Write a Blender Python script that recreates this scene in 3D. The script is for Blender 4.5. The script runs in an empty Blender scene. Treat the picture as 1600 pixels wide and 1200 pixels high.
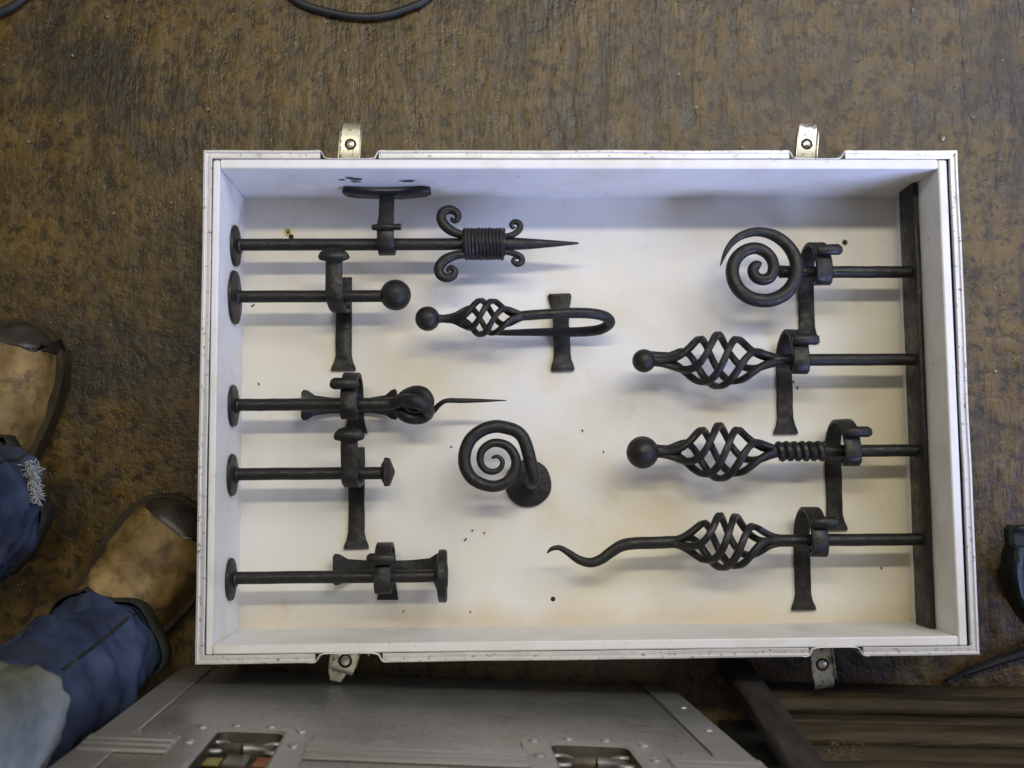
import bpy, math, random
from mathutils import Vector, Matrix, Euler, noise

random.seed(7)
scene = bpy.context.scene
PI = math.pi

# ------------------------------------------------------------------ camera
RZ = 0.138            # height of the tray rim above the workshop floor
FZ = 0.012            # height of the tray's base panel
CAM_LOC = Vector((-0.111, -0.0852, 1.1557 + RZ))
CAM_ROT = Euler((0.0883, -0.0276, -0.0081), 'XYZ')
FPX = 1750.0          # focal length in pixels of a 1600 px wide picture
cam_data = bpy.data.cameras.new('camera')
cam = bpy.data.objects.new('camera', cam_data)
scene.collection.objects.link(cam)
cam.location = CAM_LOC
cam.rotation_euler = CAM_ROT
cam_data.sensor_width = 36.0
cam_data.lens = FPX / 1600.0 * 36.0
cam_data.clip_start = 0.02
cam_data.clip_end = 100.0
cam_data.dof.use_dof = True
cam_data.dof.focus_distance = 1.20
cam_data.dof.aperture_fstop = 5.6
scene.camera = cam

# ------------------------------------------------------------------ world: dim light bounced round the workshop
world = bpy.data.worlds.new('World')
scene.world = world
world.use_nodes = True
bg = world.node_tree.nodes['Background']
bg.inputs[0].default_value = (1.0, 0.91, 0.76, 1)
bg.inputs[1].default_value = 0.17

# ------------------------------------------------------------------ lamps
def area(name, loc, target, sx, sy, power, col, spin=0.0):
    d = bpy.data.lights.new(name, 'AREA')
    d.shape = 'RECTANGLE'
    d.size, d.size_y, d.energy, d.color = sx, sy, power, col
    o = bpy.data.objects.new(name, d)
    scene.collection.objects.link(o)
    o.location = loc
    q = (Vector(target) - Vector(loc)).to_track_quat('-Z', 'Y')
    o.rotation_euler = q.to_euler()
    return o

# strip light hung from the roof, lying along the tray's long side
area('strip_light', (0.0, 0.76, 1.88), (0.0, 0.2, 0.0), 1.5, 0.10, 14.5, (1.0, 0.92, 0.70))
# open doorway to the near right, cool daylight
area('doorway_light', (1.7, -1.9, 1.3), (0.0, 0.1, 0.0), 1.4, 1.5, 100.0, (0.44, 0.54, 1.0))
# extra cool lamp added on the right to brighten the left lining
area('added_right_light', (2.3, -0.1, 1.35), (0.0, 0.0, 0.1), 1.5, 1.0, 15.0, (0.40, 0.51, 1.0))
# roof window over the far right of the floor
area('roof_window', (1.75, 1.75, 2.6), (1.5, 1.4, 0.0), 2.2, 1.4, 50.0, (0.88, 0.90, 1.0))

vs = scene.view_settings
vs.view_transform = 'Standard'
vs.look = 'None'
vs.exposure = 0.22
vs.gamma = 1.0
vs.use_curve_mapping = False
scene.render.engine = 'CYCLES'
scene.render.resolution_x, scene.render.resolution_y = 1024, 768

# ------------------------------------------------------------------ helpers
RM = CAM_ROT.to_matrix()
def P(px, py, z):
    """the point at height z seen at (px, py) of the 1600x1200 picture"""
    d = RM @ Vector(((px - 800) / FPX, (600 - py) / FPX, -1.0))
    return CAM_LOC + d * ((z - CAM_LOC.z) / d.z)

def PX(px, py, x):
    """the point with world x seen at (px, py)"""
    d = RM @ Vector(((px - 800) / FPX, (600 - py) / FPX, -1.0))
    return CAM_LOC + d * ((x - CAM_LOC.x) / d.x)

def pxs(z):
    return (CAM_LOC.z - z) / FPX      # metres per picture pixel at height z

COL = scene.collection

class MB:
    """collects faces in world coordinates, builds ONE mesh object"""
    def __init__(self):
        self.v, self.f = [], []
    def add(self, vs, fs):
        n = len(self.v)
        self.v += [Vector(p) for p in vs]
        self.f += [tuple(i + n for i in f) for f in fs]
        return self
    def box(self, c, s, rot=None, bev=0.0):
        c = Vector(c); hx, hy, hz = s[0] / 2, s[1] / 2, s[2] / 2
        b = min(bev, hx * .9, hy * .9, hz * .9)
        pts = []
        if b <= 0:
            for z in (-hz, hz):
                pts += [(-hx, -hy, z), (hx, -hy, z), (hx, hy, z), (-hx, hy, z)]
            fs = [(3, 2, 1, 0), (4, 5, 6, 7)] + [(i, (i + 1) % 4, 4 + (i + 1) % 4, 4 + i) for i in range(4)]
        else:
            def ring(z, x, y, k):
                return [(-x + k, -y, z), (x - k, -y, z), (x, -y + k, z), (x, y - k, z), (x - k, y, z), (-x + k, y, z), (-x, y - k, z), (-x, -y + k, z)]
            rs = [ring(-hz, hx - b, hy - b, b * .3), ring(-hz + b, hx, hy, b), ring(hz - b, hx, hy, b), ring(hz, hx - b, hy - b, b * .3)]
            for r in rs: pts += r
            fs = [tuple(range(7, -1, -1)), tuple(range(24, 32))]
            for k in range(3):
                fs += [(k * 8 + i, k * 8 + (i + 1) % 8, k * 8 + 8 + (i + 1) % 8, k * 8 + 8 + i) for i in range(8)]
        m = rot if rot is not None else Matrix.Identity(3)
        return self.add([c + m @ Vector(p) for p in pts], fs)
    def sweep(self, path, profs, up=None, caps=True, closed=False):
        """profs[i] = list of (a, b) in the frame (side, up) at path point i"""
        path = [Vector(p) for p in path]
        n = len(path); k = len(profs[0]); rings = []
        side = None
        for i, p in enumerate(path):
            if closed: t = path[(i + 1) % n] - path[i - 1]
            else: t = path[min(i + 1, n - 1)] - path[max(i - 1, 0)]
            t.normalize()
            if up is not None:
                u = Vector(up) if not callable(up) else up(i)
                s = t.cross(u); s.normalize(); uu = s.cross(t)
            else:
                if side is None:
                    a = Vector((0, 0, 1)) if abs(t.z) < .9 else Vector((1, 0, 0))
                    side = t.cross(a).normalized()
                side = (side - t * side.dot(t)).normalized()
                s = side; uu = s.cross(t)
            rings.append([p + s * a + uu * b for a, b in profs[i]])
        vs = [q for r in rings for q in r]; fs = []
        for i in range(n if closed else n - 1):
            j = (i + 1) % n
            for q in range(k):
                fs.append((i * k + q, i * k + (q + 1) % k, j * k + (q + 1) % k, j * k + q))
        if caps and not closed:
            fs.append(tuple(range(k - 1, -1, -1))); fs.append(tuple((n - 1) * k + q for q in range(k)))
        return self.add(vs, fs)
    def tube(self, path, radii, seg=14, closed=False, flat=1.0, up=None):
        if not isinstance(radii, (list, tuple)): radii = [radii] * len(path)
        pr = [[(r * math.cos(2 * PI * q / seg), flat * r * math.sin(2 * PI * q / seg)) for q in range(seg)] for r in radii]
        return self.sweep(path, pr, up=up, closed=closed)
    def lathe(self, prof, origin, axis, seg=32, wob=0.0, seed=0):
        """prof = [(radius, height along axis)]"""
        origin = Vector(origin); w = Vector(axis).normalized()
        a = Vector((0, 0, 1)) if abs(w.z) < .9 else Vector((1, 0, 0))
        u = w.cross(a).normalized(); v = w.cross(u)
        vs, fs = [], []
        for r, h in prof:
            for q in range(seg):
                th = 2 * PI * q / seg
                k = 1.0 + wob * noise.noise(Vector((math.cos(th) * 1.7 + seed, math.sin(th) * 1.7, seed * .7)))
                vs.append(origin + w * h + (u * math.cos(th) + v * math.sin(th)) * r * k)
        m = len(prof)
        for i in range(m - 1):
            for q in range(seg):
                fs.append((i * seg + q, i * seg + (q + 1) % seg, (i + 1) * seg + (q + 1) % seg, (i + 1) * seg + q))
        fs.append(tuple(range(seg - 1, -1, -1))); fs.append(tuple((m - 1) * seg + q for q in range(seg)))
        return self.add(vs, fs)
    def ball(self, c, r, seg=28, squash=(1, 1, 1)):
        pr = []
        n = seg // 2
        for i in range(n + 1):
            a = -PI / 2 + PI * i / n
            pr.append((max(r * math.cos(a), r * .012), r * math.sin(a)))
        return self.lathe(pr, c, (0, 0, 1), seg)
    def jitter(self, amp, freq, seed=0.0):
        for i, p in enumerate(self.v):
            q = p * freq + Vector((seed, seed * 1.7, -seed))
            self.v[i] = p + Vector((noise.noise(q), noise.noise(q + Vector((31, 7, 3))), noise.noise(q + Vector((5, 19, 41))))) * amp
        return self
    def build(self, name, mat, parent=None, angle=38, smooth=True, label=None):
        off = Vector((0, 0, 0)); par = parent
        while par is not None:
            off += par.location; par = par.parent
        me = bpy.data.meshes.new(name)
        me.from_pydata([p - off for p in self.v], [], self.f)
        me.materials.append(mat)
        me.polygons.foreach_set('use_smooth', [smooth] * len(me.polygons))
        me.update()
        if smooth: me.set_sharp_from_angle(angle=math.radians(angle))
        o = bpy.data.objects.new(name, me)
        COL.objects.link(o)
        if parent is not None: o.parent = parent
        if label: o['label'] = label
        return o

def thing(name, loc, label, cat, group=None):
    o = bpy.data.objects.new(name, None)
    o.empty_display_size = 0.02
    COL.objects.link(o)
    o.location = loc
    o['label'] = label; o['category'] = cat
    if group: o['group'] = group
    return o

def tag(o, label, cat, group=None):
    o['label'] = label; o['category'] = cat
    if group: o['group'] = group
    return o

def catmull(pts, n=8, closed=False):
    """smooth curve through points; each point is (Vector..., extra values) as a flat tuple"""
    pts = [tuple(p) for p in pts]; out = []
    N = len(pts)
    for i in range(N - 1):
        p0 = pts[max(i - 1, 0)]; p1 = pts[i]; p2 = pts[i + 1]; p3 = pts[min(i + 2, N - 1)]
        for s in range(n):
            t = s / n
            out.append(tuple(.5 * (2 * b + (c - a) * t + (2 * a - 5 * b + 4 * c - d) * t * t + (3 * b - a - 3 * c + d) * t ** 3)
                             for a, b, c, d in zip(p0, p1, p2, p3)))
    out.append(pts[-1])
    return out

def rect(w, h, b):
    """bevelled rectangle profile, width along side, h along up"""
    x, y = w / 2, h / 2
    return [(-x + b, -y), (x - b, -y), (x, -y + b), (x, y - b), (x - b, y), (-x + b, y), (-x, y - b), (-x, -y + b)]

# ------------------------------------------------------------------ materials
class NT:
    def __init__(self, name):
        self.m = bpy.data.materials.new(name); self.m.use_nodes = True
        self.t = self.m.node_tree; self.n = self.t.nodes; self.l = self.t.links
        self.b = self.n['Principled BSDF']
        self.co = self.n.new('ShaderNodeTexCoord').outputs['Object']
    def mapping(self, scale=(1, 1, 1), src=None, rot=(0, 0, 0)):
        m = self.n.new('ShaderNodeMapping'); m.inputs['Scale'].default_value = scale
        m.inputs['Rotation'].default_value = rot
        self.l.new(src or self.co, m.inputs['Vector']); return m.outputs[0]
    def geo(self):
        return self.n.new('ShaderNodeNewGeometry').outputs['Position']
    def noise(self, scale, detail=5, rough=.6, vec=None, dist=0.0):
        t = self.n.new('ShaderNodeTexNoise'); t.inputs['Scale'].default_value = scale
        t.inputs['Detail'].default_value = detail; t.inputs['Roughness'].default_value = rough
        t.inputs['Distortion'].default_value = dist
        self.l.new(vec or self.co, t.inputs['Vector']); return t.outputs['Fac']
    def voro(self, scale, vec=None, feature='F1'):
        t = self.n.new('ShaderNodeTexVoronoi'); t.inputs['Scale'].default_value = scale; t.feature = feature
        self.l.new(vec or self.co, t.inputs['Vector']); return t.outputs['Distance']
    def ramp(self, fac, stops):
        r = self.n.new('ShaderNodeValToRGB'); e = r.color_ramp.elements
        while len(e) < len(stops): e.new(.5)
        for x, (pos, c) in zip(e, stops):
            x.position = pos
            x.color = (c, c, c, 1) if isinstance(c, (int, float)) else (*c, 1)
        self.l.new(fac, r.inputs[0]); return r.outputs[0]
    def mix(self, fac, a, b, mode='MIX'):
        m = self.n.new('ShaderNodeMix'); m.data_type = 'RGBA'; m.blend_type = mode
        for sock, v in ((m.inputs[0], fac), (m.inputs[6], a), (m.inputs[7], b)):
            if isinstance(v, (int, float)): sock.default_value = v
            elif isinstance(v, tuple): sock.default_value = (*v, 1)
            else: self.l.new(v, sock)
        return m.outputs[2]
    def math(self, op, a, b=0.0):
        m = self.n.new('ShaderNodeMath'); m.operation = op
        for i, v in enumerate((a, b)):
            if isinstance(v, (int, float)): m.inputs[i].default_value = v
            else: self.l.new(v, m.inputs[i])
        return m.outputs[0]
    def sep(self, v, axis):
        s = self.n.new('ShaderNodeSeparateXYZ'); self.l.new(v, s.inputs[0]); return s.outputs[axis]
    def bump(self, h, strength, dist):
        b = self.n.new('ShaderNodeBump'); b.inputs['Strength'].default_value = strength; b.inputs['Distance'].default_value = dist
        self.l.new(h, b.inputs['Height']); self.l.new(b.outputs[0], self.b.inputs['Normal'])
    def set(self, **kw):
        for k, v in kw.items():
            s = self.b.inputs[{'color': 'Base Color', 'rough': 'Roughness', 'metal': 'Metallic', 'spec': 'Specular IOR Level', 'sheen': 'Sheen Weight'}[k]]
            if isinstance(v, (int, float)): s.default_value = v
            elif isinstance(v, tuple): s.default_value = (*v, 1)
            else: self.l.new(v, s)
        return self

def mat_iron():
    k = NT('blackened_iron'); g = k.geo()
    n1 = k.noise(28, 4, .6, g); n2 = k.noise(420, 3, .6, g)
    k.set(color=k.mix(n1, (.0075, .0073, .0072), (.016, .015, .0135)), rough=k.ramp(k.noise(70, 4, .6, g), [(.35, .38), (.65, .62)]), metal=.15, spec=.5)
    k.bump(k.math('ADD', k.math('MULTIPLY', n2, .35), k.math('ADD', k.noise(120, 2, .5, g), k.math('MULTIPLY', k.voro(95, g), .8))), .50, .0014)
    return k.m

def mat_floor_paint():
    k = NT('white_board'); g = k.geo()
    big = k.noise(4.2, 4, .55, g, .5); med = k.noise(13, 5, .6, g)
    st = k.ramp(big, [(.47, 0), (.68, 1)])
    c = k.mix(k.math('MULTIPLY', st, .8), (.745, .735, .69), (.70, .63, .45))
    # rusty water stains gathered along the two lower edges
    y = k.sep(g, 1)
    edge = k.ramp(k.math('ADD', k.math('MULTIPLY', y, -9.0), k.math('MULTIPLY', med, .55)), [(.0, 0), (.0, 0)]) if False else None
    e = k.math('SUBTRACT', k.math('MULTIPLY', y, -22.0), 4.85)
    e = k.math('ADD', e, k.math('MULTIPLY', med, 1.1))
    er = k.ramp(e, [(.45, 0), (1.0, 1)])
    c = k.mix(k.math('MULTIPLY', er, .45), c, (.52, .40, .24))
    # rusty blooms where iron has stood on the paint
    wn = k.noise(22, 5, .7, g); bloom = None
    for px, py, r_ in ((525, 548, .030), (560, 840, .034), (862, 585, .030), (1045, 800, .050), (1330, 600, .045), (760, 962, .030), (700, 970, .022), (1160, 962, .060), (860, 800, .040), (540, 640, .026), (1300, 840, .040), (470, 380, .022), (1120, 640, .040), (420, 950, .040)):
        v = k.n.new('ShaderNodeVectorMath'); v.operation = 'DISTANCE'; k.l.new(g, v.inputs[0]); v.inputs[1].default_value = P(px, py, FZ)
        t_ = k.math('SUBTRACT', k.math('ADD', 1.0, k.math('MULTIPLY', k.math('SUBTRACT', wn, .5), 1.6)), k.math('DIVIDE', v.outputs['Value'], r_))
        bloom = t_ if bloom is None else k.math('MAXIMUM', bloom, t_)
    c = k.mix(k.math('MULTIPLY', k.ramp(bloom, [(.05, 0), (1.1, 1)]), .42), c, (.62, .51, .29))
    sp = k.ramp(k.noise(26, 6, .7, g), [(.60, 0), (.74, 1)])
    c = k.mix(k.math('MULTIPLY', sp, .30), c, (.50, .38, .20))
    d = k.ramp(k.noise(210, 2, .5, g), [(.83, 0), (.85, 1)])
    c = k.mix(k.math('MULTIPLY', d, .55), c, (.12, .09, .06))
    k.set(color=c, rough=k.ramp(med, [(.3, .42), (.7, .6)]), spec=.4)
    k.bump(k.noise(90, 3, .5, g), .06, .001)
    return k.m

def mat_wall_paint():
    k = NT('white_lining'); g = k.geo()
    n = k.noise(18, 5, .65, g); n2 = k.noise(70, 4, .6, g)
    c = k.mix(k.ramp(n, [(.45, 0), (.75, 1)]), (.75, .75, .745), (.66, .63, .56))
    c = k.mix(k.math('MULTIPLY', k.ramp(n2, [(.66, 0), (.74, 1)]), .5), c, (.22, .18, .13))
    k.set(color=c, rough=.5, spec=.4)
    k.bump(n2, .10, .001)
    return k.m

def mat_alu(name, base, dark, rough, scr=(1, 1, 1), wear=.62, metal=.8):
    k = NT(name); g = k.geo()
    n = k.noise(22, 6, .7, k.mapping(scr, g)); n2 = k.noise(160, 4, .7, k.mapping(scr, g))
    c = k.mix(k.ramp(n, [(.35, 0), (.7, 1)]), base, tuple(x * .8 for x in base))
    c = k.mix(k.math('MULTIPLY', k.ramp(n2, [(wear, 0), (wear + .08, 1)]), .8), c, dark)
    k.set(color=c, rough=k.ramp(n, [(.3, rough - .1), (.7, rough + .12)]), metal=metal)
    k.bump(n2, .12, .001)
    return k.m

def mat_ground():
    k = NT('oily_concrete'); g = k.geo()
    big = k.noise(2.6, 5, .62, g, .4); med = k.noise(17, 6, .66, g, .3); fine = k.noise(150, 4, .65, g)
    # drag marks left in the concrete, running away from the viewer, only in places
    wob = k.noise(5.0, 2, .5, g)
    xx = k.math('ADD', k.math('MULTIPLY', k.sep(g, 0), 50.0), k.math('MULTIPLY', wob, 1.2))
    cx = k.n.new('ShaderNodeCombineXYZ'); k.l.new(xx, cx.inputs[0]); k.l.new(k.math('MULTIPLY', k.sep(g, 1), 9.0), cx.inputs[1])
    grooves = k.noise(1.0, 3, .65, cx.outputs[0])
    gm = k.ramp(k.math('ADD', k.math('MULTIPLY', k.sep(g, 0), .45), k.math('ADD', k.math('MULTIPLY', k.sep(g, 1), .55), k.math('MULTIPLY', big, .9))), [(.35, .12), (.75, 1)])
    blot = k.noise(62, 6, .7, g, .15); crust = k.noise(30, 5, .65, k.mapping((1, .8, 1), g))
    c = k.mix(k.ramp(med, [(.36, 0), (.64, 1)]), (.036, .0205, .0025), (.108, .064, .010))
    c = k.mix(k.math('MULTIPLY', k.ramp(crust, [(.50, 0), (.60, 1)]), .55), c, (.125, .084, .026))
    c = k.mix(k.math('MULTIPLY', k.ramp(blot, [(.41, 1), (.49, 0)]), .9), c, (.018, .0105, .003))
    c = k.mix(k.math('MULTIPLY', k.math('MULTIPLY', k.ramp(grooves, [(.38, 1), (.50, 0)]), gm), .75), c, (.022, .014, .007))
    c = k.mix(k.math('MULTIPLY', k.ramp(fine, [(.60, 0), (.68, 1)]), .35), c, (.15, .11, .048))
    c = k.mix(k.math('MULTIPLY', k.ramp(k.noise(4.2, 5, .65, g, .3), [(.52, 0), (.62, 1)]), .8), c, (.013, .010, .007))
    k.set(color=c, rough=k.ramp(crust, [(.35, .20), (.65, .46)]), spec=.5)
    h = k.math('ADD', k.math('MULTIPLY', k.math('MULTIPLY', grooves, gm), 1.8), k.math('ADD', k.math('MULTIPLY', blot, .8), k.math('MULTIPLY', crust, .5)))
    k.bump(h, .55, .0045)
    return k.m

def mat_plain(name, c1, c2, rough=.6, scale=30, metal=0.0, bump=.2, stretch=(1, 1, 1), spec=.5, dist=.001):
    k = NT(name); g = k.geo()
    v = k.mapping(stretch, g)
    n = k.noise(scale, 6, .65, v)
    k.set(color=k.mix(k.ramp(n, [(.32, 0), (.68, 1)]), c1, c2), rough=rough, metal=metal, spec=spec)
    if bump: k.bump(k.noise(scale * 4, 4, .6, v), bump, dist)
    return k.m

def mat_denim():
    k = NT('blue_denim'); g = k.geo()
    n = k.noise(11, 5, .6, g); w = k.noise(900, 2, .5, k.mapping((1, 1, .35), g))
    c = k.mix(k.ramp(n, [(.38, 0), (.64, 1)]), (.015, .022, .048), (.054, .077, .145))
    c = k.mix(k.math('MULTIPLY', k.ramp(k.noise(6, 4, .6, g), [(.46, 0), (.60, 1)]), .85), c, (.020, .021, .020))
    k.set(color=c, rough=.85, spec=.2)
    k.bump(w, .35, .0008)
    return k.m

def mat_leather():
    k = NT('tan_leather'); g = k.geo()
    n = k.noise(15, 5, .65, g, .1); n2 = k.noise(48, 6, .7, g, .1)
    c = k.mix(k.ramp(n, [(.35, 0), (.65, 1)]), (.085, .046, .010), (.31, .215, .088))
    c = k.mix(k.math('MULTIPLY', k.ramp(n2, [(.52, 0), (.66, 1)]), .75), c, (.045, .026, .008))
    k.set(color=c, rough=.62, spec=.4)
    k.bump(n2, .5, .002)
    return k.m

M = {
    'iron': mat_iron(),
    'board': mat_floor_paint(),
    'lining': mat_wall_paint(),
    'rim': mat_alu('chipped_rim', (.72, .71, .685), (.11, .09, .065), .42, (1, 1, 1), .585, .35),
    'zinc': mat_alu('zinc_plated_steel', (.62, .61, .55), (.13, .10, .05), .36, (1, 1, 1), .53),
    'case_panel': mat_alu('grey_case_aluminium', (.40, .395, .38), (.19, .17, .14), .40, (1, 1, 1), .56),
    'case_edge': mat_alu('case_edge_aluminium', (.44, .435, .42), (.12, .11, .09), .45, (1, 1, 1), .66),
    'dish': mat_plain('dirty_latch_steel', (.07, .062, .05), (.22, .20, .165), .36, 40, .7, .2),
    'pan': mat_plain('shaded_pan', (.020, .017, .013), (.07, .058, .042), .55, 40, .5, .3),  # shade inside the latch recess, put into the dark colour
    'ground': mat_ground(),
    'ply': mat_plain('dark_plywood', (.02, .016, .012), (.045, .036, .026), .8, 30),
    'rubber': mat_plain('black_rubber', (.010, .011, .013), (.022, .023, .026), .5, 60),
    'wood': mat_plain('grimy_wood', (.020, .0145, .006), (.058, .043, .020), .75, 9, 0, .6, (1.2, 8, 8), .3, .003),
    'batten': mat_plain('dark_batten_wood', (.018, .016, .013), (.044, .038, .031), .7, 12, 0, .5, (6, 6, 1), .3, .002),
    'denim': mat_denim(),
    'leather': mat_leather(),
    'toecap': mat_plain('black_toe_cap', (.007, .007, .007), (.040, .036, .028), .42, 40, 0, .4),
    'sole': mat_plain('boot_sole', (.010, .007, .003), (.050, .033, .012), .8, 40),
    'coat': mat_plain('grey_green_cloth', (.050, .058, .046), (.150, .148, .118), .9, 14, 0, .3, spec=.15),
    'hem': mat_plain('grimy_hem', (.014, .015, .013), (.035, .036, .032), .9, 40, 0, .4, spec=.15),
    'thread': mat_plain('frayed_thread', (.30, .31, .33), (.46, .47, .50), .9, 80),
    'brass': mat_plain('brass_eyelet', (.55, .42, .06), (.75, .62, .14), .35, 60, .6),
    'hole': mat_plain('dark_hole', (.012, .009, .006), (.03, .02, .012), .9, 80),
    'rust': mat_plain('rusty_ring', (.10, .055, .018), (.22, .14, .05), .8, 120),
    'green': mat_plain('dark_green_enamel', (.006, .012, .012), (.020, .032, .031), .45, 25, .2),
    'grit': mat_plain('pale_grit', (.22, .20, .15), (.55, .53, .46), .7, 200),
    'straw': mat_plain('dusty_straw', (.09, .075, .045), (.20, .17, .11), .9, 200),
    'orange': mat_plain('orange_label', (.16, .045, .012), (.28, .09, .02), .5, 60),
    'yellow': mat_plain('yellow_label', (.16, .135, .02), (.26, .22, .04), .5, 60),
    'smudge': mat_plain('dark_scuff', (.05, .05, .055), (.12, .12, .13), .8, 150),
}

# ------------------------------------------------------------------ ground
def build_ground():
    mb = MB()
    n = 90; x0, x1, y0, y1 = -1.6, 1.7, -1.4, 1.9
    vs, fs = [], []
    for j in range(n + 1):
        for i in range(n + 1):
            x = x0 + (x1 - x0) * i / n; y = y0 + (y1 - y0) * j / n
            z = .0016 * noise.noise(Vector((x * 9, y * 5, 0))) - .0016
            vs.append((x, y, z))
    for j in range(n):
        for i in range(n):
            a = j * (n + 1) + i
            fs.append((a, a + 1, a + n + 2, a + n + 1))
    o = mb.add(vs, fs).build('workshop_floor', M['ground'])
    o['kind'] = 'structure'
    # grit: crumbs of stone and swarf strewn over the concrete, far too many to count
    g = MB(); rnd = random.Random(3)
    for k in range(190):
        px, py = rnd.uniform(-40, 1640), rnd.uniform(-40, 1240)
        c = P(px, py, 0.0)
        if abs(c.x) < .41 and abs(c.y) < .28: continue
        s = min(.003, .0007 + rnd.expovariate(1 / .0006))
        q = Euler((rnd.random() * 6, rnd.random() * 6, rnd.random() * 6)).to_matrix()
        vs = [c + Vector((0, 0, s * .5)) + q @ Vector(v) * s for v in ((1, 0, 0), (-1, .2, 0), (0, 1, .3), (0, -1.2, 0), (0, 0, 1), (.1, 0, -.9))]
        g.add(vs, [(0, 2, 4), (2, 1, 4), (1, 3, 4), (3, 0, 4), (2, 0, 5), (1, 2, 5), (3, 1, 5), (0, 3, 5)])
    o = g.build('grit', M['grit'], smooth=False)
    o['kind'] = 'stuff'; o['label'] = 'pale crumbs of grit strewn over the brown concrete'; o['category'] = 'grit'

build_ground()

# ------------------------------------------------------------------ display tray (half of an aluminium edged case)
W2, H2 = 0.40, 0.2651
INL, INR, INT, INB = .0173, .0214, .0200, .0193
XL, XR, YT, YB = -W2 + INL, W2 - INR, H2 - INT, -H2 + INB
EX = 0.0092                      # width of the aluminium edge on the rim

tray = thing('display_case_tray', (0, 0, 0), 'white lined open case tray with aluminium rim holding black iron curtain pole samples', 'case')

MB().box(((XL + XR) / 2, (YT + YB) / 2, FZ - .004), (XR - XL + .012, YT - YB + .012, .008)).build('base_panel', M['board'], tray)
def lining(x0, x1, y0, y1, name='side_lining'):
    zt = RZ - .0008
    return MB().box(((x0 + x1) / 2, (y0 + y1) / 2, (zt + .004) / 2), (abs(x1 - x0), abs(y1 - y0), zt - .004), bev=.0012).build(name, M['lining'], tray)
lining(-W2 + EX + .0012, XL, -H2 + EX + .0005, H2 - EX - .0016)
lining(XR, W2 - EX - .0030, -H2 + EX + .0005, H2 - EX - .0016)
lt = lining(XL + .0003, XR - .0003, YT, H2 - EX - .0006)
lb = lining(XL + .0003, XR - .0003, -H2 + EX + .0006, YB)

# outer shell, hidden from above under the aluminium edge
sh = MB()
for sx in (-1, 1):
    sh.box((sx * (W2 - .0062), 0, (RZ - .006) / 2 + .001), (.0035, 2 * H2 - .010, RZ - .008))
for sy in (-1, 1):
    sh.box((0, sy * (H2 - .0105), (RZ - .03) / 2 + .001), (2 * W2 - .018, .0012, RZ - .032))
sh.box((0, 0, .0022), (2 * W2 - .014, 2 * H2 - .024, .003))
sh.build('outer_shell', M['ply'], tray)

# aluminium edge: profile across the rim (u = inset from the outer edge, z)
EDGE = [(0, -.026), (0, -.0012), (.0007, 0), (.0026, .0003), (.0034, -.0002), (.0040, -.0011), (.0052, -.0011), (.0058, -.0003), (.0084, 0), (EX, -.0008), (EX, -.004), (.0014, -.006), (.0014, -.026)]
# openings for the latches, as seen in the picture (px of start and end)
def xr(px, py): return P(px, py, RZ).x
gaps_top = [(xr(500, 240), xr(592, 240)), (xr(1233, 238), xr(1321, 238))]
gaps_bot = [(xr(492, 1030), xr(598, 1030)), (xr(1264, 1026), xr(1350, 1026))]
def edge_side(a, b, inward, mitre0, mitre1):
    """straight piece of edge from a to b (outer line); inward = unit vector into the tray"""
    a, b, inward = Vector(a), Vector(b), Vector(inward)
    t = (b - a).normalized(); vs = []
    n = max(2, int((b - a).length / .02))
    k = len(EDGE)
    for i in range(n + 1):
        f = i / n
        for u, z in EDGE:
            s0 = u if mitre0 else 0.0; s1 = u if mitre1 else 0.0
            p = a + t * (s0 + ((b - a).length - s0 - s1) * f) + inward * u
            p.z = RZ + z
            p += inward * (.0007 * noise.noise(Vector((p.x * 14, p.y * 14, 1)))) * (1 if 0 < i < n else 0)
            vs.append(p)
    fs = []
    for i in range(n):
        for q in range(k):
            fs.append((i * k + q, (i + 1) * k + q, (i + 1) * k + (q + 1) % k, i * k + (q + 1) % k))
    fs.append(tuple(range(k))); fs.append(tuple(n * k + q for q in range(k - 1, -1, -1)))
    return MB().add(vs, fs).build('rim_edge', M['rim'], tray, angle=25)
edge_side((-W2, -H2, 0), (-W2, H2, 0), (1, 0, 0), True, True)
edge_side((W2, H2, 0), (W2, -H2, 0), (-1, 0, 0), True, True)
def edge_row(y, inward, gaps):
    xs = [-W2] + [v for g in gaps for v in g] + [W2]
    for i in range(0, len(xs), 2):
        edge_side((xs[i], y, 0), (xs[i + 1], y, 0), (0, inward, 0), i == 0, i == len(xs) - 2)
    for g0, g1 in gaps:                       # the edge folds in round the latch
        o = EX + .0004; pts = []
        for s, (x, q) in enumerate(((g0, 1), (g1, -1))):
            seg = [(x - q * .006, .0006), (x - q * .002, .0006), (x + q * .0008, .0016), (x + q * .0026, .0046), (x + q * .0042, .0078), (x + q * .0075, o - .0006), (x + q * .013, o)]
            pts += seg if s == 0 else seg[::-1]
        path = [Vector((x, y + inward * u, RZ - .020)) for x, u in pts]
        m = MB()
        m.sweep(path, [rect(.0011, .0404, .0003)] * len(path), up=(0, 0, 1))
        m.build('latch_recess', M['rim'], tray, angle=50)
edge_row(H2, -1, gaps_top)
edge_row(-H2, 1, gaps_bot)

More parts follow.
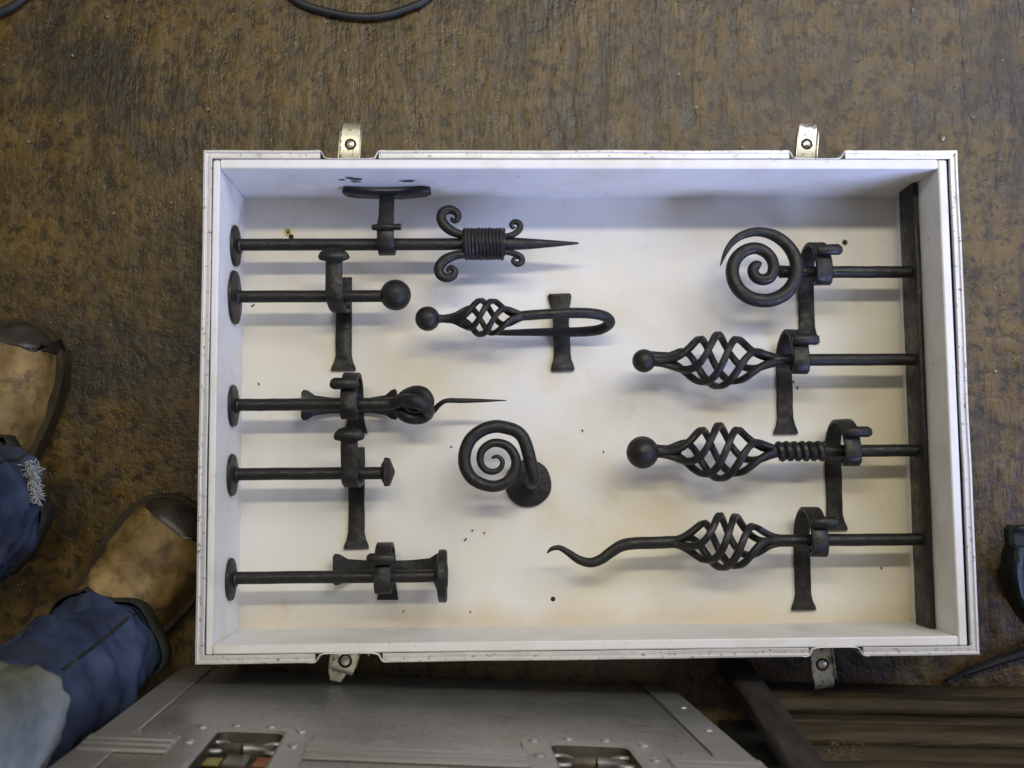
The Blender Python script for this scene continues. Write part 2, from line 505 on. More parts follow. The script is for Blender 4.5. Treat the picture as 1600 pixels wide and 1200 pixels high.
# ---- latches
def latch(px, tip_py, wpx, sgn, z, skew=0.0, mat='zinc', tilt=.0):
    """draw latch lever hanging out of the recess; sgn +1 on the far side, -1 on the near side"""
    w = wpx * pxs(z)
    y0 = sgn * (H2 - EX - .001)
    tip = P(px, tip_py, z)
    L = abs(tip.y - y0)
    root = Vector((tip.x - skew * L, y0, z + tilt))
    def at(t, a, dz=0.0):
        return root.lerp(tip, t) + Vector((a, 0, dz))
    m = MB()
    path = [at(t, 0, d) for t, d in ((0, -.004), (.12, 0), (.55, .0006), (.80, .0012), (.90, .0004), (.97, -.002), (1.0, -.006))]
    m.sweep(path, [rect(w * k, .0014, .0004) for k in (1, 1, 1, .96, .93, .90, .86)], up=(0, 0, 1))
    lev = m.build('latch', M[mat], tray, angle=40)
    for s in (-1, 1):
        f = MB()
        path = [at(t, s * (w / 2 + .0008), .0012) for t in (0, .2, .5, .70, .78)]
        f.sweep(path, [rect(.0016, h, .0004) for h in (.0075, .0080, .0075, .0065, .003)], up=(0, 0, 1))
        f.build('side_flange', M[mat], lev, angle=40)
    r = MB()
    c = at(.48, 0, .0012)
    ring = [c + Vector((math.cos(a) * w * .25, math.sin(a) * w * .25, 0)) for a in [2 * PI * i / 22 for i in range(22)]]
    r.tube(ring, w * .055, 8, closed=True)
    r.build('rivet_ring', M['hole'], lev)
    r = MB(); r.lathe([(w * .20, -.001), (w * .20, .0006), (w * .12, .0014), (w * .02, .0016)], c, (0, 0, 1), 18)
    r.build('rivet', M[mat], lev)
    return lev
latch(550, 190, 31, 1, RZ - .030, 0.05, tilt=.004)
latch(1263, 189, 31, 1, RZ - .030, 0.13, tilt=.004)
latch(1289, 1076, 33, -1, RZ - .045, 0.13, tilt=.006)
lv = latch(534, 1052, 36, -1, RZ - .034, -0.30, tilt=.006)
# bent tongue below the twisted latch
m = MB(); a = P(533, 1024, RZ - .06); b = P(527, 1050, RZ - .062); c = P(524, 1064, RZ - .064)
m.sweep([a, b, c], [rect(.024, .0015, .0004), rect(.020, .0015, .0004), rect(.012, .0015, .0004)], up=(0, .2, 1))
m.build('latch_tongue', M['zinc'], tray, angle=40)
# keeper plates in the recesses
for px, py in ((520, 1016), (577, 1016), (1285, 1012)):
    m = MB(); c = P(px, py, RZ - .018); m.box((c.x, -H2 + EX - .0022, RZ - .022), (.0022, .004, .022), bev=.0005); m.build('keeper', M['zinc'], tray)

# marks in the tray
def eyelet(px, py, mat, R, r):
    c = P(px, py, FZ)
    m = MB(); ring = [c + Vector((math.cos(a) * R, math.sin(a) * R, .0006)) for a in [2 * PI * i / 18 for i in range(18)]]
    m.tube(ring, (R - r) * .62, 8, closed=True, flat=1.0)
    e = m.build('eyelet' if mat == 'brass' else 'rust_ring', M[mat], tray)
    m = MB(); m.lathe([(r, .0001), (r * .9, .0005)], c, (0, 0, 1), 14); m.build('screw_hole', M['hole'], tray)
eyelet(450, 363, 'brass', .0034, .0018)
eyelet(1320, 379, 'rust', .0030, .0024)
m = MB(); c = P(864, 936, FZ); m.lathe([(.0028, .0001), (.0025, .0004)], c, (0, 0, 1), 14); m.build('screw_hole', M['hole'], tray)
m = MB(); c = P(455, 370, FZ); m.lathe([(.0030, .0001), (.0022, .0020)], c, (0, 0, 1), 12); m.build('screw_hole', M['hole'], tray)
# scuffs on the far lining, flat smears of black
for i, (px, py, w, h) in enumerate(((534, 281, .006, .0018), (546, 278, .007, .003), (556, 280, .010, .0035), (556, 284, .009, .0016), (637, 283, .011, .0030))):
    y = YT - .0004
    d = RM @ Vector(((px - 800) / FPX, (600 - py) / FPX, -1.0)); c = CAM_LOC + d * ((y - CAM_LOC.y) / d.y)
    n = 11; pts = []
    for q in range(n):
        a = 2 * PI * q / n; k = .55 + .6 * abs(noise.noise(Vector((q * 1.3, i * 3.1, 0))))
        pts.append(c + Vector((math.cos(a) * w * k, 0, math.sin(a) * h * 2 * k)))
    mm = MB(); mm.add(pts + [p + Vector((0, -.0003, 0)) for p in pts], [tuple(range(n)), tuple(range(2 * n - 1, n - 1, -1))] + [(q, (q + 1) % n, n + (q + 1) % n, n + q) for q in range(n)])
    mm.build('scuff_mark', M['smudge'], tray, smooth=False)
# dark crumbs lying in the tray
for px, py, L, a in ((727, 843, 6, .8), (738, 829, 4, .6), (757, 833, 3, 1.7), (705, 698, 4, .3), (910, 673, 4, 1.7), (404, 600, 4, 1.9), (395, 477, 7, .7),
                     (1240, 597, 4, 1.6), (1246, 606, 5, 1.5), (1377, 888, 5, 1.5), (630, 955, 3, 1.1), (735, 956, 3, .9), (943, 706, 3, 1.5)):
    c = P(px, py, FZ + .0008); l = L * .00035
    d = Vector((math.cos(a), math.sin(a), 0))
    m = MB(); m.tube([c - d * l, c + Vector((d.y, -d.x, 0)) * l * .2, c + d * l], [.0004, .0009, .0005], 6)
    m.build('debris_crumb', M['hole'], tray)

# ------------------------------------------------------------------ iron work
IR = M['iron']
ZR = FZ + .052        # height of the pole axes

def flange(root, px, py, rpx):
    c = PX(px, py, XL + .002)
    r = rpx * pxs(ZR)
    m = MB()
    m.lathe([(r * .96, -.0018), (r, -.0008), (r * .98, .0012), (r * .80, .0024), (r * .35, .0034), (.009, .0040), (.008, .0060)], (XL + .0022, P(px + 6, py, ZR).y, ZR), (1, 0, 0), 36, .05, px * .37 + py)
    m.build('wall_flange', IR, root)
    return c

def rod_pts(x0, x1, y, z, n=10, sd=0.0, amp=.0004):
    return [Vector((x0 + (x1 - x0) * i / n, y + amp * noise.noise(Vector((i * .7, sd, 0))), z)) for i in range(n + 1)]

RR = .0068            # pole radius
def rod(root, x0, x1, y, z=ZR, r=RR, name='rod'):
    m = MB(); m.tube(rod_pts(x0, x1, y, z, 12, y * 50), r, 18)
    return m.build(name, IR, root)

def tracer(root, pts, z, name, seg=14, flat=1.0, sub=7, close_tip=True):
    """tapered round bar through picture points (px, py, radius_px[, dz])"""
    rows = []
    for p in pts:
        dz = p[3] if len(p) > 3 else 0.0
        q = P(p[0], p[1], z + dz)
        rows.append((q.x, q.y, q.z, p[2] * pxs(z + dz)))
    rows = catmull(rows, sub)
    m = MB()
    m.tube([Vector(r[:3]) for r in rows], [max(r[3], .0003) for r in rows], seg, flat=flat)
    return m.build(name, IR, root)

LPOLES = 'pole samples on the left wall of the tray'
RPOLES = 'pole samples on the right bar of the tray'

def left_pole(px_y, fl, label):
    px, py, r = fl
    c = PX(px, py, XL + .002)
    root = thing('curtain_pole', (XL, c.y, FZ), label, 'curtain pole', LPOLES)
    flange(root, px, py, r)
    return root

# --- pole 1: wire bound scroll finial with spike
p1 = left_pole(382, (362, 385, 33), 'black iron pole with four scrolls bound by wire and long spike')
y1 = P(550, 382, ZR).y
rod(p1, XL + .003, P(728, 382, ZR).x, y1)
tracer(p1, [(786, 381, 11), (800, 381, 10.5), (830, 381, 8.5), (870, 380.5, 5), (904, 380, 1.6)], ZR, 'spike')
def zz(l, ox, oy, s): return [(ox + a / s, oy + b / s, r / s) + tuple(e) for a, b, r, *e in l]
tracer(p1, zz([(560, 355, 22), (500, 348, 26), (440, 332, 30), (388, 298, 33), (358, 250, 32), (368, 206, 31), (410, 190, 29), (450, 205, 26), (464, 238, 22), (446, 262, 17), (424, 255, 12), (428, 238, 9)], 600, 280, 4), ZR + .006, 'scroll')
tracer(p1, zz([(560, 470, 22), (500, 470, 26), (440, 478, 30), (380, 505, 33), (344, 552, 33), (352, 598, 31), (392, 618, 29), (432, 604, 26), (442, 572, 22), (418, 552, 17), (398, 566, 12), (408, 582, 9)], 600, 280, 4), ZR + .006, 'scroll')
tracer(p1, zz([(700, 365, 16), (755, 356, 17), (808, 345, 20), (846, 314, 21), (848, 280, 20), (818, 266, 18), (794, 284, 14), (804, 306, 9), (820, 298, 6)], 600, 280, 4), ZR + .006, 'scroll')
tracer(p1, zz([(700, 455, 16), (760, 456, 17), (815, 466, 20), (856, 488, 21), (860, 518, 20), (832, 532, 18), (806, 512, 14), (818, 490, 9), (834, 500, 6)], 600, 280, 4), ZR + .006, 'scroll')
def coil(root, x0, x1, y, z, R, r, turns, seed=0):
    m = MB(); n = turns * 20; pts = []
    for i in range(n + 1):
        a = 2 * PI * turns * i / n; t = i / n
        k = R * (1 + .05 * noise.noise(Vector((t * turns * .8 + seed, seed, 2))))
        pts.append(Vector((x0 + (x1 - x0) * t, y + k * math.cos(a), z + k * .92 * math.sin(a))))
    m.tube(pts, r, 8)
    return m.build('wire_binding', IR, root)
coil(p1, P(726, 382, ZR).x, P(787, 382, ZR).x, y1, ZR + .001, .0160, .0024, 11)
m = MB(); m.tube([Vector((P(722, 382, ZR).x, y1, ZR)), Vector((P(789, 382, ZR).x, y1, ZR))], .0135, 16); m.build('binding_core', IR, p1)

# --- pole 2: ball finial
p2 = left_pole(463, (362, 465, 43), 'black iron pole ending in a large plain ball, under the scrolled pole')
y2 = P(480, 463, ZR).y
rod(p2, XL + .003, P(606, 463, ZR).x, y2)
c = P(618, 461, ZR); MB().ball((c.x, c.y, ZR), 24.5 * pxs(ZR), 32).build('ball_finial', IR, p2)

# --- pole 3: knotted bar with spike
p3 = left_pole(632, (360, 634, 33), 'black iron pole tied in a knot with thin spike')
y3 = P(480, 632, ZR).y
rod(p3, XL + .003, P(606, 632, ZR).x, y3, r=.0068)
tracer(p3, zz([(150, 285, 36, 0), (215, 280, 38, 0), (285, 262, 42, .010), (355, 268, 46, .020), (418, 298, 44, .014), (432, 345, 40, .0), (385, 372, 40, -.004), (310, 366, 40, -.004), (258, 322, 40, -.008),
               (272, 255, 40, -.008), (335, 216, 42, .000), (398, 216, 42, .008), (436, 258, 38, .010), (436, 315, 32, -.002), (430, 345, 26, -.010), (470, 325, 20, -.008), (505, 290, 16, -.004), (550, 265, 15, 0), (640, 264, 16, 0), (760, 264, 12, 0), (925, 263, 3, 0)], 560, 560, 4), ZR, 'knot_finial', 16, sub=8)
tracer(p3, zz([(225, 300, 30, -.008), (270, 325, 36, -.013), (345, 345, 38, -.014), (420, 330, 36, -.010), (450, 300, 30, -.004)], 560, 560, 4), ZR, 'knot_strand', 14)

# --- pole 4: square pyramid cap
p4 = left_pole(740, (357, 742, 33), 'black iron pole with small square pointed cap, above the disc ended pole')
y4 = P(480, 740, ZR).y
rod(p4, XL + .003, P(604, 740, ZR).x, y4)
m = MB(); xc = P(602, 736, ZR).x; hw = 22 * pxs(ZR)
def sq(x, h, k=.15):
    b = h * k
    return [Vector((x, y4 + .001 + a, ZR + d)) for a, d in ((-h + b, -h), (h - b, -h), (h, -h + b), (h, h - b), (h - b, h), (-h + b, h), (-h, h - b), (-h, -h + b))]
rings = [sq(xc - .004, .008), sq(xc - .001, hw * .8), sq(xc, hw), sq(xc + .0038, hw), sq(xc + .0048, hw * .92), sq(xc + .0105, .001)]
vs = [v for r in rings for v in r]; fs = [tuple(range(8)), tuple(range(47, 39, -1))]
for i in range(5): fs += [(i * 8 + q, i * 8 + 8 + q, i * 8 + 8 + (q + 1) % 8, i * 8 + (q + 1) % 8) for q in range(8)]
m.add(vs, fs).build('square_cap', IR, p4, angle=20)

# --- pole 5: flat disc end
p5 = left_pole(902, (354, 905, 33), 'black iron pole with flat round disc end, nearest the bottom')
y5 = P(480, 902, ZR).y
rod(p5, XL + .003, P(688, 902, ZR).x, y5)
m = MB(); xc = P(684, 902, ZR).x; r = 40 * pxs(ZR)
m.lathe([(.0085, -.004), (r * .55, -.001), (r * .85, .000), (r, .0014), (r * 1.01, .0080), (r * .95, .0100), (r * .80, .0092), (r * .45, .0090), (r * .40, .0108), (.002, .0114)], (xc, y5, ZR), (1, .0, .0), 40, .04, 2.2)
m.build('disc_finial', IR, p5)

# --- brackets ------------------------------------------------------------
SW, ST = .0185, .0042
def strap(root, path, widths, name, thick=ST, upx=None):
    """flat bar in the y-z plane at constant x; width runs along x"""
    m = MB()
    n = len(path)
    prof = []
    for i in range(n):
        prof.append(rect(thick, widths[i], .0010))
    m.sweep(path, prof, up=(1, 0, 0))
    m.jitter(.0007, 60, path[0].x * 9)
    return m.build(name, IR, root, angle=45)

BR = 'pole brackets fixed in the tray'
def bracket(tail, y_rod, foot_py, kind, label, tlen=.030, toff=.0, x_front=0.0, cross=None, ring_r=.030, flare=1.55, z_rod=ZR):
    """tail=(px,py) of the strap on the base panel"""
    zt = FZ + ST / 2 + .0003
    t = P(tail[0], tail[1], zt); x = t.x
    yf = P(tail[0], foot_py, zt).y
    xf = P(tail[0] + 0, foot_py, zt).x
    root = thing('pole_bracket', (x, y_rod, FZ), label, 'bracket', BR)
    zf = z_rod + .0225                       # front of the cup
    dirx = x_front
    if kind == 'ring':
        R = (zf - zt) / 2; zc = (zf + zt) / 2; yc = y_rod + .034 - R
        a = [(yf, 0), (yf + .004, 0), (yf + .010, 0), (yf + .018, 0)]
        n0 = max(2, int((yc - yf - .018) / .012))
        a += [(yf + .018 + (yc - yf - .018) * (i + 1) / n0, 0) for i in range(n0)]
        path = [Vector((x, yy, zt + d)) for yy, d in a]
        wid = [SW * flare, SW * (flare - .08), SW * 1.18, SW] + [SW] * (len(path) - 4)
        strap(root, path, wid, 'back_strap')
        loop = [Vector((x + dirx * (1 - math.cos(th)) / 2, yc + R * math.sin(th), zc - R * math.cos(th))) for th in [PI * i / 14 for i in range(15)]]
        yb = y_rod - .0062; r2 = .0090
        loop += [Vector((x + dirx, yc + (yb - yc) * k, zf)) for k in (.5, 1.0)]
        loop += [Vector((x + dirx, yb - r2 * math.sin(th), zf - r2 + r2 * math.cos(th))) for th in [PI * i / 8 for i in range(1, 9)]]
        loop[0] = loop[0] + Vector((0, -.002, 0))
        strap(root, loop, [SW * .98] * len(loop), 'hook_loop')
        m = MB()
        big = 1.0 if toff > 0 else 1.25
        lp = [(.0150, .80, .0042, .0022), (.0165, .95, .0060 * big, .0030), (.0190, 1.0, .0074 * big, .0036), (.0205 + .0025 * big, .96, .0070 * big, .0036), (.0220 + .0035 * big, .80, .0040, .0030)]
        m.sweep([Vector((x + dirx + toff, y_rod + a, zf + d)) for a, w, t, d in lp], [rect(t, tlen * w, .0015) for a, w, t, d in lp], up=(1, 0, 0))
        m.jitter(.0008, 110, x)
        m.build('lip_bar', IR, root, angle=60)
    else:
        ytop = y_rod + .030
        a = [yf, yf + .004, yf + .010, yf + .018]
        n0 = 6
        a += [yf + .018 + (ytop - yf - .018) * (i + 1) / n0 for i in range(n0)]
        path = [Vector((x, yy, zt)) for yy in a]
        wid = [SW * flare, SW * (flare - .08), SW * 1.18, SW] + [SW] * n0
        strap(root, path, wid, 'back_strap')
        r2 = (zf - zt) / 2; yb = y_rod + .014
        j = [Vector((x, y_rod - .004, zt + .004))]
        j += [Vector((x + dirx * (1 - math.cos(th)) / 2, y_rod - .002 - .0115 * math.sin(th) , zt + r2 - r2 * math.cos(th))) for th in [PI * i / 12 for i in range(1, 13)]]
        j += [Vector((x + dirx, y_rod + d, zf)) for d in (.008, .018, .028, .036)]
        strap(root, j, [SW * .98] * len(j), 'hook_cup')
        m = MB()
        lp = [(.030, .95, .004, 0), (.0345, 1.0, .005, .0006), (.0365, 1.66, .0085, .0016), (.039, 1.80, .0095, .0020), (.043, 1.62, .009, .0020), (.0465, 1.25, .007, .0014), (.048, .80, .004, .0008)]
        m.sweep([Vector((x + dirx + toff, y_rod + a, zf + d)) for a, w, t, d in lp], [rect(t, SW * w, .0015) for a, w, t, d in lp], up=(1, 0, 0))
        m.jitter(.0008, 110, x)
        m.build('lip_bar', IR, root, angle=60)
    if cross:
        xa, xb, cy = cross
        a = P(xa, cy, zt + ST); b = P(xb, cy, zt + ST)
        L = b.x - a.x; m = MB()
        fr = [0, .02, .06, .13, .30, .5, .70, .87, .94, .98, 1.0]
        wd = [1.70, 2.05, 1.95, 1.32, 1.05, 1.0, 1.05, 1.32, 1.95, 2.05, 1.7]
        zz_ = [0.010, .010, .008, .004, .0, .0, .0, .004, .008, .010, .010]
        m.sweep([Vector((a.x + L * f, a.y, zt + ST + .0004 + e)) for f, e in zip(fr, zz_)], [rect(SW * .92 * w, ST, .001) for w in wd], up=(0, 0, 1))
        m.jitter(.0007, 60, xa)
        m.build('cross_plate', IR, root, angle=45)
    return root

def Y(px, py): return P(px, py, ZR).y
yr2, yr3, yr4, yr5 = y2, y3, y4, y5
yr6, yr7, yr8, yr9 = Y(1360, 425), Y(1350, 562), Y(1390, 704), Y(1380, 843)
bracket((537, 530), yr2, 579, 'cup', 'black iron bracket with mushroom lip holding the ball ended pole', x_front=-.002)
bracket((556, 667), yr3, 677, 'ring', 'black iron bracket with wide fishtail cross plate behind the knotted pole', tlen=.031, toff=-.004, cross=(473, 622, 634), flare=1.45)
bracket((557, 800), yr4, 857, 'cup', 'black iron bracket holding the square capped pole, its foot flared', x_front=.0)
bracket((606, 915), yr5, 937, 'ring', 'black iron bracket with fishtail plate behind the disc ended pole', tlen=.031, toff=-.001, cross=(522, 694, 889), flare=1.3)
bracket((1260, 480), yr6, 536, 'ring', 'black iron hook bracket carrying the large spiral finial pole', tlen=.029, toff=.005)
bracket((1226, 620), yr7, 678, 'ring', 'black iron hook bracket next to the small ball basket pole', tlen=.029, toff=.005)
bracket((1303, 770), yr8, 829, 'ring', 'black iron hook bracket beside the wire bound grip of the big ball basket pole', tlen=.029, toff=.005)
bracket((1254, 900), yr9, 953, 'ring', 'black iron hook bracket on the wavy tailed pole, nearest the bottom edge', tlen=.029, toff=.005)

# --- bracket of pole 1: plate on the far wall, arm reaching to the pole
def wall_bracket():
    x = P(605, 340, ZR).x
    root = thing('pole_bracket', (x, YT, FZ), 'black iron bracket with curved plate against the far wall of the tray', 'bracket', BR)
    zt = ZR - .004
    pts = []
    for px, py, w, th in ((537, 295, .010, .0060), (545, 297, .017, .0066), (560, 299, .0165, .0060), (585, 301, .015, .005), (605, 301.5, .015, .005), (625, 301, .015, .005), (648, 298.5, .0165, .0060), (664, 296, .017, .0070), (673, 295, .010, .0062)):
        c = P(px, py, zt); pts.append((c, w, th))
    # keep it clear of the wall
    dy = min(0.0, YT - .0035 - max(c.y for c, w, t in pts))
    m = MB()
    m.sweep([c + Vector((0, dy, 0)) for c, w, th in pts], [rect(th, w * 1.35, .0016) for c, w, th in pts], up=(0, 0, 1))
    m.jitter(.0008, 70, 3).build('wall_plate', IR, root, angle=45)
    yw = pts[4][0].y + dy
    zf = ZR + .0215
    path = [Vector((x, yw - .001, ZR + .002)), Vector((x, yw - .012, ZR + .006)), Vector((x, y1 + .030, ZR + .014)), Vector((x, y1 + .018, zf - .002)), Vector((x, y1 + .008, zf))]
    path += [Vector((x, y1 + .0015 - .0125 * math.sin(t), ZR + .005 + .0165 * math.cos(t))) for t in [PI * .12 * i for i in range(1, 9)]]
    strap(root, path, [SW * .9] * 3 + [SW] * (len(path) - 3), 'hook_arm')
    lip = P(604, 355, zf + .002); lip = Vector((lip.x, lip.y, zf + .0026))
    m = MB(); m.tube([lip + Vector((a, 0, b)) for a, b in ((-.0155, -.001), (-.010, 0), (0, .0006), (.010, .0004), (.0155, .0006))], [.0028, .0038, .0038, .0036, .0040], 10)
    m.jitter(.0006, 120, 5).build('lip_bar', IR, root)
wall_bracket()

# --- bar along the right wall
bar = MB()
ym0, ym1 = YB + .0006, YT - .0006
n = 24
bar.sweep([Vector((XR - .0036, ym0 + (ym1 - ym0) * i / n, FZ + .049)) for i in range(n + 1)], [rect(.0060, .042, .0008)] * (n + 1), up=(0, 0, 1))
bar.jitter(.0005, 25, 2)
bo = bar.build('mounting_bar', IR, None, angle=45)
tag(bo, 'long flat dark iron bar fixed along the right wall of the tray', 'bar')
XB = XR - .0064

# --- basket cage finial
def basket(root, x0, x1, y, z, rmax, rb, r0, turns, phase, rb_len=56, y_fn=None, pl=2.3):
    """four bars twisted into a cage between x0 (free end) and x1 (pole end)"""
    for k in range(4):
        n = rb_len; pts = []; ups = []
        for i in range(n + 1):
            t = i / n
            s = math.sin(PI * t)
            r = r0 + (rmax - r0) * (s ** (pl if t < .5 else 1.6))
            tw = t - .72 * math.sin(2 * PI * t) / (2 * PI)
            a = phase + k * PI / 2 - 2 * PI * turns * tw
            yy = y if y_fn is None else y_fn(t)
            pts.append(Vector((x0 + (x1 - x0) * t, yy + r * math.cos(a), z + r * math.sin(a))))
            ups.append(Vector((0, math.cos(a), math.sin(a))))
        m = MB()
        m.sweep(pts, [rect(rb * 2.05, rb * 1.8, rb * .30)] * len(pts), up=lambda i, u=ups: u[i])
        m.jitter(.0003, 90, k)
        m.build('cage_bar', IR, root, angle=50)

def right_pole(y, label):
    return thing('curtain_pole', (XB, y, FZ), label, 'curtain pole', RPOLES)

# --- pole 6: big spiral
p6 = right_pole(yr6, 'black iron pole with large open spiral finial and pointed outer tail')
rod(p6, P(1218, 425, ZR).x, XB + .002, yr6)
sp = [(183, 380, 4), (205, 318, 13), (240, 255, 19), (300, 200, 25), (380, 172, 29), (450, 172, 32), (530, 198, 37), (600, 252, 40), (648, 330, 43), (660, 410, 44), (640, 490, 45), (585, 555, 45), (510, 592, 45), (440, 598, 45),
      (365, 580, 45), (300, 532, 45), (264, 465, 44), (258, 395, 43), (285, 330, 41), (340, 285, 40), (405, 272, 39), (465, 296, 38), (505, 345, 37), (514, 402, 37), (492, 452, 37), (445, 468, 37), (400, 448, 37), (386, 405, 36), (408, 378, 32), (432, 385, 26)]
tracer(p6, zz(sp, 1080, 320, 4), ZR + .013, 'spiral_finial', 16, sub=6)
tracer(p6, [(1250, 424, 9, 0), (1225, 423.5, 9, 0), (1212, 422, 9, .004), (1207, 420, 8.5, .011)], ZR, 'spiral_neck')

# --- pole 7: small ball, basket
p7 = right_pole(yr7, 'black iron pole with twisted cage finial and small ball end')
rod(p7, P(1206, 561, ZR).x, XB + .002, yr7)
c = P(1006, 557, ZR); MB().ball((c.x, yr7, ZR), 18.5 * pxs(ZR), 30).build('ball_finial', IR, p7)
tracer(p7, [(1012, 557.5, 10), (1026, 557.5, 8.5), (1045, 558, 8), (1060, 558, 6)], ZR, 'neck')
basket(p7, P(1020, 558, ZR).x, P(1218, 558, ZR).x, yr7, ZR, .0290, .0036, .0028, .95, .1)

# --- pole 8: large ball, basket, wire grip
p8 = right_pole(yr8, 'black iron pole with twisted cage, large ball end and wire bound grip')
rod(p8, P(1206, 703, ZR).x, XB + .002, yr8)
c = P(1004, 704, ZR); MB().ball((c.x, yr8, ZR), 25.5 * pxs(ZR), 32).build('ball_finial', IR, p8)
tracer(p8, [(1016, 704, 11), (1034, 704, 9), (1050, 704, 8), (1064, 704, 6)], ZR, 'neck')
basket(p8, P(1026, 704, ZR).x, P(1218, 704, ZR).x, yr8, ZR, .0295, .0036, .0028, .95, .0)
coil(p8, P(1216, 704, ZR).x, P(1290, 704, ZR).x, yr8, ZR, .0068, .0048, 6, 3)

# --- pole 9: wavy tail, basket
p9 = right_pole(yr9, 'black iron pole with twisted cage finial and long wavy snake tail')
rod(p9, P(1204, 843, ZR).x, XB + .002, yr9)
tracer(p9, zz([(50, 347, 4), (75, 325, 11), (115, 320, 14), (160, 345, 18), (215, 382, 22), (275, 397, 25), (330, 380, 27), (385, 340, 29), (440, 308, 31), (510, 296, 32), (600, 294, 32), (690, 290, 32), (735, 288, 30)], 840, 760, 3.333), ZR, 'wavy_tail', 14, flat=.9)
yb9 = P(1060, 847, ZR).y
basket(p9, P(1052, 847, ZR).x, P(1216, 843, ZR).x, yr9, ZR, .0290, .0036, .0034, .92, .75, y_fn=lambda t: yb9 + (yr9 - yb9) * t, pl=1.7)

# --- tie back with ball, cage and returning arm
zt_ = ZR + .010
tb = thing('tie_back_hook', (P(880, 520, FZ).x, P(880, 520, FZ).y, FZ), 'black iron curtain tie back with small ball, cage and U shaped arm', 'tie back')
yt = P(760, 497, zt_).y
c = P(668, 498, zt_); MB().ball(c, 19.5 * pxs(zt_), 30).build('ball_finial', IR, tb)
tracer(tb, [(676, 498, 9), (690, 498, 6.5), (706, 498, 6), (716, 498, 5)], zt_, 'neck')
yt0, yt1 = P(712, 498, zt_).y, P(812, 494, zt_).y
basket(tb, P(694, 498, zt_).x, P(820, 494, zt_).x, yt, zt_, .0195, .0029, .0018, .80, .55, y_fn=lambda t: yt0 + (yt1 - yt0) * t)
tracer(tb, [(806, 494, 7, .0), (822, 493, 8, 0), (850, 491, 8.2, 0), (890, 489, 8.5, 0), (925, 490, 8.6, -.002), (946, 495, 8.6, -.010), (953, 504, 8.5, -.022), (940, 514, 8.3, -.034), (915, 518, 8, -.040), (880, 519, 7.4, -.0425), (840, 519, 6.2, -.044), (790, 520, 4.8, -.0455), (740, 520, 2.2, -.047)], zt_, 'bent_arm')
# plate bridging over the lower arm
m = MB()
rows = []
for py, w, dz in ((459, 34, 0), (463, 38, 0), (472, 34, 0), (482, 28, 0.001), (496, 26, .003), (506, 26, .011), (514, 26, .0165), (524, 26, .0165), (532, 26, .011), (541, 26, .002), (552, 27, 0), (562, 29, 0), (570, 34, 0), (577, 37, 0), (580, 34, 0)):
    c = P(877, py, FZ + .0024 + dz); rows.append((Vector((c.x + (py - 520) * .00003, c.y, FZ + .0024 + dz)), w * pxs(FZ)))
m.sweep([r[0] for r in rows], [rect(.0042, r[1], .001) for r in rows], up=(1, 0, 0))
m.jitter(.0007, 60, 8).build('back_plate', IR, tb, angle=45)

# --- spiral hold back on a round plate
zs = ZR + .012
hb = thing('spiral_hold_back', (P(825, 756, FZ).x, P(825, 756, FZ).y, FZ), 'black iron tapering spiral hold back rising from a round plate', 'hold back')
m = MB(); r = 36.5 * pxs(FZ); c = P(825, 755, FZ)
m.lathe([(r, .0002), (r * 1.0, .003), (r * .95, .0046), (r * .5, .0058), (.002, .0062)], c, (0, 0, 1), 40, .05, 4.0).build('round_plate', IR, hb)
R3 = [(0, 61, 10.2), (40, 58.5, 10.2), (75, 55.5, 10.2), (105, 53, 10.2), (140, 50, 10.1), (180, 46.5, 10), (220, 43, 9.7), (270, 39, 9.2), (315, 37, 8.6), (360, 34.5, 8.0), (405, 32, 7.4), (450, 29, 6.8), (495, 25.5, 6.3), (540, 21.5, 5.7), (585, 18.5, 5.2), (630, 16, 4.7), (675, 14.5, 4.2), (720, 13, 3.8), (765, 10, 3.2), (810, 7, 2.6), (850, 6, 1.6)]
pts = [(829, 756, 9.5, -.050), (830, 755, 9.8, -.030), (831.5, 752, 10.2, -.012), (833, 742, 10.4, -.003)]
for a, r, w in R3:
    if a < 20: continue
    th = math.radians(a); pts.append((772 + r * math.cos(th), 721 - r * math.sin(th) * (1.0), w, 0))
tracer(hb, pts, zs, 'spiral_arm', 16, sub=6)

# ------------------------------------------------------------------ aluminium flight case standing below the tray
FA, FB = P(290, 1042, 0.0), P(1044, 1073, 0.0)
FU = (FB - FA).normalized(); FN = Vector((-FU.y, FU.x, 0.0)).normalized()
FUP = Vector((.045, 0, 1.0)) - FN * 0.0
FUP = (FUP - FN * FUP.dot(FN))
FW = (FB - FA).length
FH = .47
def F(u, w, d=0.0): return FA + FU * u + FUP * w + FN * d
def PFace(px, py, d=0.0):
    """(u, w) on the case's front seen at a picture point"""
    dr = RM @ Vector(((px - 800) / FPX, (600 - py) / FPX, -1.0))
    o = FA + FN * d
    t = (o - CAM_LOC).dot(FN) / dr.dot(FN)
    q = CAM_LOC + dr * t - o
    w = q.z / FUP.z; u = (q - FUP * w).dot(FU)
    return u, w
fcase = thing('flight_case', FA.lerp(FB, .5), 'grey aluminium flight case with two recessed butterfly latches standing below the tray', 'case')
def fbox(u0, u1, w0, w1, d0, d1, name, mat, bev=.0, parent=None):
    c = F((u0 + u1) / 2, (w0 + w1) / 2, (d0 + d1) / 2)
    m = Matrix((FU, FUP.normalized(), FN)).transposed()
    return MB().box(c, (u1 - u0, w1 - w0, d1 - d0), m, bev).build(name, M[mat], parent or fcase)
_, WL = PFace(640, 1184)
DEPTH = .38
LT = .030      # edge angle width
